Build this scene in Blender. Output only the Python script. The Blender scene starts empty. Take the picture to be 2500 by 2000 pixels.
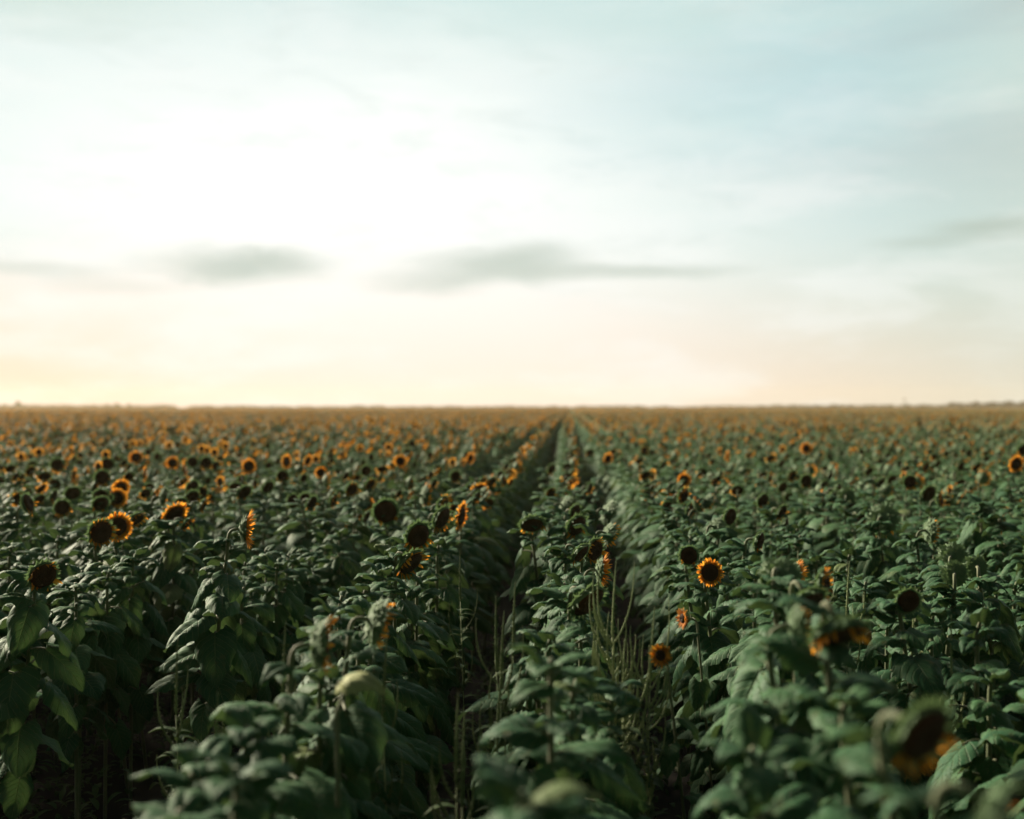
import bpy, math, random
import numpy as np
from mathutils import Vector, Matrix, Euler

sc = bpy.context.scene
R_ = math.radians
rng = random.Random(7)

# ------------------------------------------------------------------ camera
F = 3214.0            # focal length in units of the 2500 px wide photograph
CAM_H = 2.40
YAW = R_(2.5)
PITCH = R_(-0.10)
cam_d = bpy.data.cameras.new("camera")
cam = bpy.data.objects.new("camera", cam_d)
sc.collection.objects.link(cam)
sc.camera = cam
cam.location = (0, 0, CAM_H)
cam.rotation_euler = (R_(90) + PITCH, 0, YAW)
cam_d.sensor_width = 70.0
cam_d.lens = 90.0
cam_d.clip_start = 0.05
cam_d.clip_end = 20000
cam_d.dof.use_dof = True
cam_d.dof.focus_distance = 6.5
cam_d.dof.aperture_fstop = 2.8
cam_d.dof.aperture_blades = 0
CR = cam.rotation_euler.to_matrix()
RIGHT = CR @ Vector((1, 0, 0)); UP = CR @ Vector((0, 1, 0)); FWD = CR @ Vector((0, 0, -1))
CAMP = Vector((0, 0, CAM_H))


def at(u, v, D):
    return CAMP + FWD * D + RIGHT * ((u - 1250) / F * D) + UP * ((1000 - v) / F * D)


def project(p):
    q = Vector(p) - CAMP
    D = q.dot(FWD)
    if D < 0.05:
        return None
    return 1250 + q.dot(RIGHT) / D * F, 1000 - q.dot(UP) / D * F, D


def facing(az, tilt):
    """az: 0 towards the camera, 90 towards picture right; tilt: degrees below level"""
    fh = Vector((-FWD.x, -FWD.y, 0)).normalized(); rh = Vector((RIGHT.x, RIGHT.y, 0)).normalized()
    a, t = R_(az), R_(tilt)
    return (fh * math.cos(a) + rh * math.sin(a)) * math.cos(t) - Vector((0, 0, math.sin(t)))


# ------------------------------------------------------------------ materials
def new_mat(name):
    m = bpy.data.materials.new(name); m.use_nodes = True
    nt = m.node_tree; nt.nodes.clear()
    return m, nt


def N(nt, t, **kw):
    n = nt.nodes.new(t)
    for k, v in kw.items():
        setattr(n, k, v)
    return n


def math_n(nt, op, a, b=None, c=None, clamp=False):
    n = nt.nodes.new('ShaderNodeMath'); n.operation = op; n.use_clamp = clamp
    for i, x in enumerate((a, b, c)):
        if x is None: continue
        if isinstance(x, (int, float)): n.inputs[i].default_value = x
        else: nt.links.new(x, n.inputs[i])
    return n.outputs[0]


def mixc(nt, fac, a, b, blend='MIX'):
    n = nt.nodes.new('ShaderNodeMix'); n.data_type = 'RGBA'; n.blend_type = blend
    for sock, x in ((n.inputs[0], fac), (n.inputs[6], a), (n.inputs[7], b)):
        if isinstance(x, (int, float)): sock.default_value = x
        elif isinstance(x, tuple): sock.default_value = (*x, 1) if len(x) == 3 else x
        else: nt.links.new(x, sock)
    return n.outputs[2]


def principled(nt, col, rough=0.6, spec=0.3, sheen=0.0, normal=None):
    p = nt.nodes.new('ShaderNodeBsdfPrincipled')
    if isinstance(col, tuple): p.inputs['Base Color'].default_value = (*col, 1)
    else: nt.links.new(col, p.inputs['Base Color'])
    p.inputs['Roughness'].default_value = rough
    p.inputs['Specular IOR Level'].default_value = spec
    p.inputs['Sheen Weight'].default_value = sheen
    if normal is not None: nt.links.new(normal, p.inputs['Normal'])
    return p


def out(nt, sh):
    o = nt.nodes.new('ShaderNodeOutputMaterial'); nt.links.new(sh, o.inputs[0])


def translucent_mix(nt, p, col, fac, normal=None):
    t = nt.nodes.new('ShaderNodeBsdfTranslucent')
    if isinstance(col, tuple): t.inputs[0].default_value = (*col, 1)
    else: nt.links.new(col, t.inputs[0])
    if normal is not None: nt.links.new(normal, t.inputs[1])
    m = nt.nodes.new('ShaderNodeMixShader'); m.inputs[0].default_value = fac
    nt.links.new(p.outputs[0], m.inputs[1]); nt.links.new(t.outputs[0], m.inputs[2])
    return m.outputs[0]


def leaf_material(name, c_dark, c_light, vein=True):
    m, nt = new_mat(name)
    geo = N(nt, 'ShaderNodeNewGeometry'); oi = N(nt, 'ShaderNodeObjectInfo')
    r = math_n(nt, 'FRACT', math_n(nt, 'ADD', geo.outputs['Random Per Island'], oi.outputs['Random']))
    base = mixc(nt, r, c_dark, c_light)
    tc = N(nt, 'ShaderNodeTexCoord')
    nz = N(nt, 'ShaderNodeTexNoise'); nz.inputs['Scale'].default_value = 14; nz.inputs['Detail'].default_value = 3
    nt.links.new(tc.outputs['Object'], nz.inputs['Vector'])
    base = mixc(nt, math_n(nt, 'MULTIPLY', nz.outputs[0], 0.45), base, (0.070, 0.112, 0.043))
    nz2 = N(nt, 'ShaderNodeTexNoise'); nz2.inputs['Scale'].default_value = 4.5; nz2.inputs['Detail'].default_value = 5
    nt.links.new(tc.outputs['Object'], nz2.inputs['Vector'])
    spots = math_n(nt, 'MULTIPLY', math_n(nt, 'SUBTRACT', nz2.outputs[0], 0.60), 6.0, clamp=True)
    base = mixc(nt, math_n(nt, 'MULTIPLY', spots, 0.5), base, (0.13, 0.105, 0.045))
    # a few yellowing leaves
    yel = math_n(nt, 'GREATER_THAN', r, 0.985)
    base = mixc(nt, math_n(nt, 'MULTIPLY', yel, 0.32), base, (0.22, 0.20, 0.075))
    normal = None
    if vein:
        uv = N(nt, 'ShaderNodeUVMap'); sep = N(nt, 'ShaderNodeSeparateXYZ'); nt.links.new(uv.outputs[0], sep.inputs[0])
        av = math_n(nt, 'ABSOLUTE', math_n(nt, 'SUBTRACT', sep.outputs[0], 0.5))      # 0 midrib .. 0.5 edge
        mid = math_n(nt, 'SMOOTH_MAX', math_n(nt, 'SUBTRACT', 1.0, math_n(nt, 'DIVIDE', av, 0.022)), 0.0, 0.1)
        ph = math_n(nt, 'FRACT', math_n(nt, 'MULTIPLY', math_n(nt, 'SUBTRACT', sep.outputs[1], math_n(nt, 'MULTIPLY', av, 0.75)), 8.0))
        lat = math_n(nt, 'SUBTRACT', 1.0, math_n(nt, 'MULTIPLY', math_n(nt, 'ABSOLUTE', math_n(nt, 'SUBTRACT', ph, 0.5)), 9.0), clamp=True)
        veins = math_n(nt, 'MAXIMUM', mid, math_n(nt, 'MULTIPLY', lat, 0.8), clamp=True)
        base = mixc(nt, math_n(nt, 'MULTIPLY', veins, 0.45), base, (0.15, 0.21, 0.09))
        hgt = math_n(nt, 'SUBTRACT', math_n(nt, 'MULTIPLY', nz.outputs[0], 0.25), veins)
        bp = N(nt, 'ShaderNodeBump'); bp.inputs['Strength'].default_value = 0.8; bp.inputs['Distance'].default_value = 0.006
        nt.links.new(hgt, bp.inputs['Height']); normal = bp.outputs[0]
    base = mixc(nt, math_n(nt, 'MULTIPLY', geo.outputs['Backfacing'], 0.35), base, (0.12, 0.16, 0.09))
    p = principled(nt, base, 0.62, 0.13, 0.0, normal)
    out(nt, translucent_mix(nt, p, mixc(nt, 0.5, base, (0.14, 0.22, 0.04)), 0.13, normal))
    return m


M = {}
M['leaf'] = leaf_material("sunflower_leaf", (0.015, 0.074, 0.038), (0.044, 0.124, 0.053))
M['leaf_far'] = leaf_material("sunflower_leaf_distant", (0.022, 0.078, 0.036), (0.054, 0.124, 0.050), vein=False)
M['pale_leaf'] = leaf_material("pale_curled_leaf", (0.40, 0.43, 0.20), (0.46, 0.47, 0.24))
M['weed_leaf'] = leaf_material("weed_leaf", (0.03, 0.055, 0.025), (0.055, 0.085, 0.035), vein=False)


def petal_material():
    m, nt = new_mat("sunflower_petal")
    geo = N(nt, 'ShaderNodeNewGeometry'); oi = N(nt, 'ShaderNodeObjectInfo')
    r = math_n(nt, 'FRACT', math_n(nt, 'ADD', geo.outputs['Random Per Island'], oi.outputs['Random']))
    c = mixc(nt, r, (0.54, 0.18, 0.016), (0.92, 0.42, 0.045))
    uv = N(nt, 'ShaderNodeUVMap'); sep = N(nt, 'ShaderNodeSeparateXYZ'); nt.links.new(uv.outputs[0], sep.inputs[0])
    streak = math_n(nt, 'SINE', math_n(nt, 'MULTIPLY', sep.outputs[0], 40))
    c = mixc(nt, math_n(nt, 'MULTIPLY', math_n(nt, 'ABSOLUTE', streak), 0.18), c, (0.40, 0.11, 0.01))
    p = principled(nt, c, 0.6, 0.25, 0.1)
    out(nt, translucent_mix(nt, p, c, 0.6))
    return m


M['petal'] = petal_material()


def disc_material():
    m, nt = new_mat("sunflower_seed_disc")
    tc = N(nt, 'ShaderNodeTexCoord')
    v = N(nt, 'ShaderNodeTexVoronoi'); v.inputs['Scale'].default_value = 13
    nt.links.new(tc.outputs['Object'], v.inputs['Vector'])
    ln = N(nt, 'ShaderNodeVectorMath', operation='LENGTH'); nt.links.new(tc.outputs['Object'], ln.inputs[0])
    ring = math_n(nt, 'MULTIPLY', math_n(nt, 'SUBTRACT', ln.outputs['Value'], 0.62), 4.0, clamp=True)
    c = mixc(nt, ring, (0.085, 0.043, 0.020), (0.115, 0.050, 0.018))
    c = mixc(nt, math_n(nt, 'MULTIPLY', v.outputs['Distance'], 0.9, clamp=True), c, (0.016, 0.009, 0.005))
    bp = N(nt, 'ShaderNodeBump'); bp.inputs['Strength'].default_value = 0.9; bp.inputs['Distance'].default_value = 0.004
    nt.links.new(v.outputs['Distance'], bp.inputs['Height'])
    bp.invert = True
    out(nt, principled(nt, c, 0.8, 0.15, 0.05, bp.outputs[0]).outputs[0])
    return m


M['disc'] = disc_material()


def simple(name, c1, c2, rough=0.65, scale=30, sheen=0.15, trans=0.0):
    m, nt = new_mat(name)
    tc = N(nt, 'ShaderNodeTexCoord')
    nz = N(nt, 'ShaderNodeTexNoise'); nz.inputs['Scale'].default_value = scale; nz.inputs['Detail'].default_value = 4
    nt.links.new(tc.outputs['Object'], nz.inputs['Vector'])
    oi = N(nt, 'ShaderNodeObjectInfo')
    f = math_n(nt, 'MULTIPLY', math_n(nt, 'ADD', nz.outputs[0], oi.outputs['Random']), 0.5)
    bp = N(nt, 'ShaderNodeBump'); bp.inputs['Strength'].default_value = 0.4; bp.inputs['Distance'].default_value = 0.003
    nt.links.new(nz.outputs[0], bp.inputs['Height'])
    cc = mixc(nt, f, c1, c2)
    p = principled(nt, cc, rough, 0.25, sheen, bp.outputs[0])
    out(nt, translucent_mix(nt, p, mixc(nt, .5, cc, (c2[0] * 1.5, c2[1] * 1.5, c2[2])), trans) if trans else p.outputs[0])
    return m


M['stem'] = simple("sunflower_stem", (0.09, 0.12, 0.055), (0.15, 0.155, 0.08))
M['bract'] = simple("sunflower_bract", (0.085, 0.150, 0.070), (0.135, 0.205, 0.10), sheen=0, trans=0.24)
M['bud'] = simple("sunflower_bud", (0.05, 0.11, 0.045), (0.08, 0.15, 0.06), sheen=0)
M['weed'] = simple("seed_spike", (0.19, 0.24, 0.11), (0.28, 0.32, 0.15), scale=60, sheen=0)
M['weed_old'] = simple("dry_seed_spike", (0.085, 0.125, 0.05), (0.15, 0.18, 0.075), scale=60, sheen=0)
M['soil'] = simple("dark_field_soil", (0.010, 0.008, 0.006), (0.022, 0.017, 0.012), 0.95, 2.2, 0)
M['tree'] = simple("distant_tree_leaves", (0.016, 0.032, 0.018), (0.030, 0.046, 0.024), 0.8, 0.8, 0)
M['bark'] = simple("tree_bark", (0.05, 0.04, 0.03), (0.08, 0.06, 0.045), 0.9, 3, 0)
M['metal'] = simple("grey_mast_metal", (0.22, 0.2, 0.17), (0.3, 0.27, 0.23), 0.6, 1, 0)


# ------------------------------------------------------------------ mesh helpers
class MB:
    """collects vertices, faces, uvs and material indices"""
    def __init__(self):
        self.v = []; self.f = []; self.uv = []; self.mi = []; self.sm = []

    def add(self, verts, faces, uvs=None, mi=0, mat=None, smooth=True):
        o = len(self.v)
        if mat is not None:
            verts = [mat @ Vector(p) for p in verts]
        self.v.extend([tuple(p) for p in verts])
        self.uv.extend(uvs if uvs else [(0.5, 0.5)] * len(verts))
        for fc in faces:
            self.f.append(tuple(i + o for i in fc)); self.mi.append(mi); self.sm.append(smooth)

    def join(self, other, mat=None, mi=None):
        o = len(self.v)
        if mat is not None:
            self.v.extend([tuple(mat @ Vector(p)) for p in other.v])
        else:
            self.v.extend(other.v)
        self.uv.extend(other.uv)
        for k, fc in enumerate(other.f):
            self.f.append(tuple(i + o for i in fc)); self.mi.append(other.mi[k] if mi is None else mi); self.sm.append(other.sm[k])

    def mesh(self, name, mats):
        me = bpy.data.meshes.new(name)
        me.from_pydata(self.v, [], self.f)
        ul = me.uv_layers.new(name="UVMap")
        li = np.empty(len(me.loops), dtype=np.int32); me.loops.foreach_get('vertex_index', li)
        ul.data.foreach_set('uv', np.array(self.uv, dtype=np.float32)[li].ravel())
        for m in mats: me.materials.append(m)
        me.polygons.foreach_set('material_index', np.array(self.mi, dtype=np.int32))
        me.polygons.foreach_set('use_smooth', np.array(self.sm, dtype=bool))
        me.update()
        return me


def tube(mb, pts, rads, sides=6, mi=0, cap=True):
    pts = [Vector(p) for p in pts]
    n = len(pts)
    verts = []; faces = []
    t0 = (pts[1] - pts[0]).normalized()
    a = t0.orthogonal().normalized()
    for i in range(n):
        t = (pts[min(i + 1, n - 1)] - pts[max(i - 1, 0)]).normalized()
        a = (a - t * a.dot(t)).normalized(); b = t.cross(a)
        for k in range(sides):
            w = 2 * math.pi * k / sides
            verts.append(pts[i] + (a * math.cos(w) + b * math.sin(w)) * rads[i])
    for i in range(n - 1):
        for k in range(sides):
            k2 = (k + 1) % sides
            faces.append((i * sides + k, i * sides + k2, (i + 1) * sides + k2, (i + 1) * sides + k))
    if cap:
        faces.append(tuple(range(sides))[::-1]); faces.append(tuple((n - 1) * sides + k for k in range(sides)))
    mb.add(verts, faces, mi=mi)


# ------------------------------------------------------------------ leaves
def leaf_mb(r, rise, start, droop, nu=16, nv=6, pet=0.42, petiole_sides=5, fold=0.25, curl=0.0):
    """unit-length heart shaped blade on a petiole; origin where the petiole leaves the stem; +Y outward"""
    mb = MB()
    # petiole
    a = R_(rise); p = Vector((0, 0, 0)); pp = [p.copy()]; rr = [0.028]
    for i in range(4):
        p = p + Vector((0, math.cos(a), math.sin(a))) * (pet / 4); a -= R_(r.uniform(7, 14)); pp.append(p.copy()); rr.append(0.026 - 0.003 * i)
    if petiole_sides:
        tube(mb, pp, rr, petiole_sides, mi=1, cap=False)
        mb.mi[:] = [1] * len(mb.f)
    # midrib path
    base = p.copy(); ang = R_(start)
    kd = R_(droop) / nu
    side = Vector((1, 0, 0))
    tw = R_(r.uniform(-14, 14)); sway = r.uniform(-0.16, 0.16)
    ruf = r.uniform(0, 6.28); ruf2 = r.uniform(0, 6.28)
    verts = []; uvs = []; q = base.copy()
    asym = r.uniform(-0.08, 0.08)
    for i in range(nu + 1):
        t = i / nu
        d = Vector((sway * t, math.cos(ang), math.sin(ang))).normalized()
        if i: q = q + d * (1.0 / nu)
        nrm = side.cross(d).normalized()
        rot = Matrix.Rotation(tw * t, 3, d)
        s_ = rot @ side; n_ = rot @ nrm
        w = 0.86 * (t + 0.045) ** 0.46 * (1.0 - t) ** 0.92
        if t >= 1: w = 0.0
        for j in range(-nv, nv + 1):
            s = j / nv
            sa = abs(s)
            back = -0.20 * (sa ** 1.7) * (1 - t) ** 3
            ww = w * (1 + 0.05 * math.sin(23 * t + 3 * ruf) * sa + 0.05 * math.sin(9 * t + ruf2 * 2) * sa)
            pleat = 0.055 * (abs(math.sin(math.pi * (4.3 * (t - 0.5 * sa)) + ruf)) - .5) * min(1, sa * 2.2) * (1 - t * .5) * (nu > 8) + 0.030 * math.sin(7 * t + ruf2 * 1.7 + (2.1 if s > 0 else 0)) * sa
            edge = 0.055 * math.sin(9 * t + ruf2 + (1.6 if s > 0 else 0)) * sa ** 3
            z = -0.02 * (1 - sa) + fold * w * sa - (fold * 1.5 + 0.12 + curl) * w * sa ** 2.1 + pleat + edge
            x = s * ww * (1 + asym * (1 if s > 0 else -1)) * (1 - 0.10 * sa ** 2 - curl * 0.3 * sa)
            verts.append(q + s_ * x + n_ * z + d * back)
            uvs.append((0.5 + 0.5 * s, t))
        ang -= kd * (0.4 + 1.3 * t)
    W = 2 * nv + 1
    faces = []
    for i in range(nu):
        for j in range(W - 1):
            faces.append((i * W + j, i * W + j + 1, (i + 1) * W + j + 1, (i + 1) * W + j))
    mb.add(verts, faces, uvs, mi=0)
    return mb


lr = random.Random(21)
U = lr.uniform
BIG = [leaf_mb(lr, U(25, 48), U(-58, -12), U(22, 60), fold=U(.15, .6)) for _ in range(10)]
OLD = [leaf_mb(lr, U(0, 20), U(-50, -20), U(30, 60), fold=U(.0, .25)) for _ in range(5)]
TOP = [leaf_mb(lr, U(30, 55), U(5, 35), U(40, 90), pet=.20, fold=U(.2, .6)) for _ in range(6)]
MID_BIG = [leaf_mb(lr, U(25, 48), U(-32, 2), U(38, 75), 5, 2, petiole_sides=3, fold=U(.1, .4)) for _ in range(6)]
MID_TOP = [leaf_mb(lr, U(30, 55), U(5, 35), U(40, 80), 4, 2, pet=.2, petiole_sides=3, fold=.3) for _ in range(4)]
LOW_BIG = [leaf_mb(lr, 35, U(-10, 5), U(40, 70), 3, 1, petiole_sides=0, fold=.2) for _ in range(4)]
ME = {}
for nm, lst in (('BIG', BIG), ('OLD', OLD), ('TOP', TOP)):
    for i, b in enumerate(lst):
        ME[nm, i] = b.mesh("leaf", [M['leaf'], M['stem']])


# ------------------------------------------------------------------ flower heads (unit radius, +Z faces out, +Y is the top)
def head_parts(r, kind, lod=0):
    """returns dict of MBs: calyx, disc, petals"""
    res = {}
    seg = (26, 12, 7)[lod]
    g = MB()
    prof = [(0.14, -0.62), (0.30, -0.52), (0.72, -0.40), (1.0, -0.20), (1.06, -0.02), (0.98, 0.05)] if lod < 2 else [(0.2, -0.5), (1.0, -0.15), (1.0, 0.03)]
    if kind == 'bud':
        prof = [(0.14, -0.55), (0.5, -0.45), (0.8, -0.2), (0.85, 0.1), (0.5, 0.4), (0.08, 0.48)]
    wob = [1 + r.uniform(-0.05, 0.05) for _ in range(seg)]
    verts = []; faces = []
    for (rad, z) in prof:
        for k in range(seg):
            a = 2 * math.pi * k / seg
            verts.append((rad * math.cos(a) * wob[k], rad * math.sin(a) * wob[k], z))
    for i in range(len(prof) - 1):
        for k in range(seg):
            k2 = (k + 1) % seg
            faces.append((i * seg + k, i * seg + k2, (i + 1) * seg + k2, (i + 1) * seg + k))
    g.add(verts, faces)
    # bracts
    nb = (34, 16, 7)[lod]
    rows = (4, 2, 1)[lod]
    for row in range(rows):
        for k in range(nb):
            a = 2 * math.pi * (k + 0.5 * row) / nb + r.uniform(-0.07, 0.07)
            L = r.uniform(0.38, 0.62) * (1.0 - 0.10 * row)
            wd = r.uniform(0.12, 0.17) * (1.4 if lod else 1)
            d0 = Vector((math.cos(a), math.sin(a), 0)); tn = Vector((-math.sin(a), math.cos(a), 0))
            st = d0 * (0.97, 0.88, 0.68, 0.42)[row] + Vector((0, 0, (-0.16, -0.30, -0.41, -0.50)[row]))
            if kind == 'bud': st = d0 * 0.8 + Vector((0, 0, -0.1 - .15 * row))
            el = R_(r.uniform(8, 60) - 9 * row) if kind != 'bud' else R_(r.uniform(60, 105)); ben = R_(r.uniform(-45, 35))
            ns = 3 if lod == 0 else 1
            vs = []; fs = []; p = st
            for i in range(ns + 1):
                t = i / ns
                w = wd * (1 - t ** 1.6) * (0.7 + 0.6 * min(t * 3, 1) * (1 - t)) + (0.004 if i == ns else 0)
                vs += [p - tn * w, p + tn * w]
                e = el + ben * t
                p = p + (d0 * math.cos(e) + Vector((0, 0, 1)) * math.sin(e)) * (L / ns)
            for i in range(ns):
                fs.append((2 * i, 2 * i + 1, 2 * i + 3, 2 * i + 2))
            g.add(vs, fs)
    res['calyx'] = g
    if kind == 'bud':
        return res
    # disc
    d = MB()
    rs = (11, 4, 2)[lod]; sg = (40, 12, 7)[lod]
    dr = 0.99 if kind != 'small' else 0.62
    verts = [(0, 0, 0.10)]; faces = []
    for i in range(1, rs + 1):
        t = i / rs
        z = 0.10 + 0.16 * math.sin(math.pi * min(1, t ** 1.2)) - 0.10 * t ** 6
        for k in range(sg):
            a = 2 * math.pi * k / sg + i * 0.4
            j = r.uniform(-0.014, 0.014) if lod == 0 else 0
            verts.append((dr * t * math.cos(a), dr * t * math.sin(a), z + j))
    for k in range(sg):
        faces.append((0, 1 + k, 1 + (k + 1) % sg))
    for i in range(rs - 1):
        for k in range(sg):
            k2 = (k + 1) % sg
            faces.append((1 + i * sg + k, 1 + (i + 1) * sg + k, 1 + (i + 1) * sg + k2, 1 + i * sg + k2))
    d.add(verts, faces)
    res['disc'] = d
    if kind == 'bare':
        return res
    p_ = MB(); singles = []
    if kind in ('fresh', 'small', 'cup'):
        n = (30, 15, 8)[lod]; layers = 2 if lod == 0 else 1
    else:
        n = (24, 12, 6)[lod]; layers = 1
    for row in range(layers):
        for k in range(n):
            a = 2 * math.pi * (k + 0.5 * row) / n + r.uniform(-0.09, 0.09)
            low = -math.sin(a)      # 1 at the bottom
            if kind == 'faded' and r.random() > 0.30 + 0.42 * low: continue
            if kind == 'ring' and r.random() < 0.12: continue
            if kind == 'fresh' and r.random() < 0.06: continue
            L = r.uniform(0.50, 0.78); wd = r.uniform(0.105, 0.14) * (1, 1.7, 2.6)[lod]
            if kind == 'small': L *= 1.15
            if kind == 'cup': L *= 1.35
            if kind in ('faded', 'ring'): L *= r.uniform(.6, 1.05); wd *= .85
            d0 = Vector((math.cos(a), math.sin(a), 0)); tn = Vector((-math.sin(a), math.cos(a), 0))
            st = d0 * (dr * 0.95) + Vector((0, 0, 0.04 - 0.05 * row))
            el = R_(r.uniform(-5, 26)); ben = R_(r.uniform(-50, 35))
            if kind == 'cup': el = R_(r.uniform(22, 62)); ben = R_(r.uniform(-45, 25))
            if kind == 'faded': el = R_(r.uniform(-10, 60)); ben = R_(r.uniform(-90, 90))
            if kind == 'ring': el = R_(r.uniform(20, 75)); ben = R_(r.uniform(-30, 60))
            tw = R_(r.uniform(-45, 45)) * (1.7 if kind in ('faded', 'ring') else 0.6)
            ns = (4, 2, 1)[lod]; vs = []; fs = []; uvs = []; p = st
            for i in range(ns + 1):
                t = i / ns
                w = wd * (0.55 + 1.2 * t * (1 - t) + 0.2 * (1 - t)) * (1 - t ** 4) + 0.003
                e = el + ben * t
                dr_ = d0 * math.cos(e) + Vector((0, 0, 1)) * math.sin(e)
                if kind == 'faded': dr_ = (dr_ + Vector((0, -0.5 * t, 0))).normalized()
                tt = Matrix.Rotation(tw * t, 3, dr_) @ tn
                nn = tt.cross(dr_)
                if lod == 0:
                    vs += [p - tt * w, p - nn * w * 0.35, p + tt * w]; uvs += [(0, t), (.5, t), (1, t)]
                else:
                    vs += [p - tt * w, p + tt * w]; uvs += [(0, t), (1, t)]
                p = p + dr_ * (L / ns)
            c = 3 if lod == 0 else 2
            for i in range(ns):
                for j in range(c - 1):
                    fs.append((c * i + j, c * i + j + 1, c * (i + 1) + j + 1, c * (i + 1) + j))
            p_.add(vs, fs, uvs)
            one = MB(); one.add(vs, fs, uvs); singles.append(one)
    res['petals'] = p_
    res['singles'] = singles
    return res


KINDS = ('fresh', 'faded', 'bare', 'ring', 'small', 'bud', 'cup')
HEADM = {}
hr = random.Random(5)
for kd in KINDS:
    for i in range(4 if kd in ('fresh', 'faded', 'ring', 'cup') else 2):
        ps = head_parts(hr, kd)
        HEADM[kd, i] = {
            'calyx': ps['calyx'].mesh("calyx", [M['bud'] if kd == 'bud' else M['bract']]),
            'disc': ps['disc'].mesh("seed_disc", [M['disc']]) if 'disc' in ps else None,
            'petals': ps['petals'].mesh("petals", [M['petal']]) if 'petals' in ps else None,
            'singles': [q.mesh("petal", [M['petal']]) for q in ps['singles']] if kd == 'faded' else None}
NVAR = {kd: (4 if kd in ('fresh', 'faded', 'ring', 'cup') else 2) for kd in KINDS}


def head_matrix(c, f, R, roll=0.0):
    z = f.normalized()
    y = Vector((0, 0, 1)) - z * z.z
    if y.length < 0.05: y = Vector((0, 1, 0)) - z * z.y
    y.normalize(); x = y.cross(z)
    m = Matrix((x, y, z)).transposed().to_4x4()
    return Matrix.Translation(c) @ m @ Matrix.Rotation(roll, 4, 'Z') @ Matrix.Diagonal((R, R, R, 1))


def stem_path(root, head_c, f, R):
    """points from root to the back of the head, arching over into it"""
    back = head_c - f * (R * 0.55)
    fh = Vector((f.x, f.y, 0))
    down = max(0.0, -f.z)
    S = back - fh * (0.055 + 0.05 * down) - Vector((0, 0, 0.10 - 0.10 * down))
    S2 = root.lerp(S, 0.55) + Vector((root.x - S.x, root.y - S.y, 0)) * 0.12
    pts = []
    # lower part
    for i in range(8):
        t = i / 7
        p = root * (1 - t) ** 2 + S2 * 2 * t * (1 - t) + S * t * t
        pts.append(p)
    # hook : cubic bezier S -> back with tangent up then f
    tan = (S - pts[-2]).normalized()
    L = (back - S).length
    c1 = S + tan * (L * 0.55 + 0.05 * down); c2 = back - f * (L * 0.55 + 0.03 * down)
    for i in range(1, 7):
        t = i / 6
        pts.append(S * (1 - t) ** 3 + c1 * 3 * t * (1 - t) ** 2 + c2 * 3 * t * t * (1 - t) + back * t ** 3)
    return pts


def stem_radii(n, k=1.0):
    return [k * (0.0112 - 0.0038 * i / (n - 1)) for i in range(n)]


def leaf_layout(r, pts, dens=1.0, zmin=0.22, low=True, small=1.0, f=None):
    """list of (class, idx, matrix) along the stem"""
    trunk = pts[:9]
    H = trunk[-1].z
    n = int(21 * dens * (H / 1.4)) + 2
    az = r.uniform(0, 360)
    res = []
    for i in range(n):
        t = i / (n - 1)
        z = zmin + (H - zmin) * (t ** 0.80)
        if z > H: z = H
        k = 0
        while k < len(trunk) - 2 and trunk[k + 1].z < z: k += 1
        a, b = trunk[k], trunk[k + 1]
        w = (z - a.z) / max(b.z - a.z, 1e-4)
        p = a.lerp(b, min(max(w, 0), 1.0))
        az += 137.5 + r.uniform(-18, 18)
        if t < 0.2:
            cl, L = 'OLD', r.uniform(.17, .22)
        elif t < 0.82:
            cl, L = 'BIG', r.uniform(.22, .30) * (1 - 0.2 * max(0, (t - .5) / .32))
        else:
            cl, L = 'TOP', r.uniform(.11, .17) * (1.25 - 2.4 * (t - .82))
        L *= small
        # rows are 0.76 m apart: leaves reach for the light of the furrows
        aa = R_(az)
        dx, dy = math.cos(aa), math.sin(aa)
        dx = dx * 0.85 - 0.26; dy = dy - 0.22; aa = math.atan2(dy, dx)     # the evening wind pushes them over
        m = Matrix.Translation(p) @ Matrix.Rotation(aa - math.pi / 2, 4, 'Z') @ Matrix.Rotation(R_(r.uniform(-14, 12)), 4, 'X') @ Matrix.Rotation(R_(r.uniform(-16, 16)), 4, 'Y') @ Matrix.Diagonal((L * r.uniform(.9, 1.1), L, L, 1))
        res.append((cl, r.randrange(100), m))
    # small leaves on the shoulder behind the head
    if f is not None:
        a0 = math.atan2(-f.y, -f.x)
        for q in range(5):
            p = pts[6 + q // 2].lerp(pts[7 + q // 2], r.random())
            L = r.uniform(.10, .17) * small
            res.append(('TOP', r.randrange(100), Matrix.Translation(p) @ Matrix.Rotation(a0 + r.uniform(-1.7, 1.7) - math.pi / 2, 4, 'Z') @ Matrix.Rotation(R_(r.uniform(-15, 15)), 4, 'X') @ Matrix.Scale(L, 4)))
    return res


def link(o): sc.collection.objects.link(o)


def obj(name, me, parent=None, mat=None):
    o = bpy.data.objects.new(name, me); link(o)
    if mat is not None: o.matrix_basis = mat
    if parent is not None: o.parent = parent
    return o


# ------------------------------------------------------------------ the rows
ROW0, PITCHX = -0.04, 0.76


def row_x(k): return ROW0 + PITCHX * k - (0.10 if k < 0 else 0) - (0.24 if k < -1 else 0) + (0.10 if k > 0 else 0)


def near_row(x): return min(range(-40, 40), key=lambda k: abs(row_x(k) - x))


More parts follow.
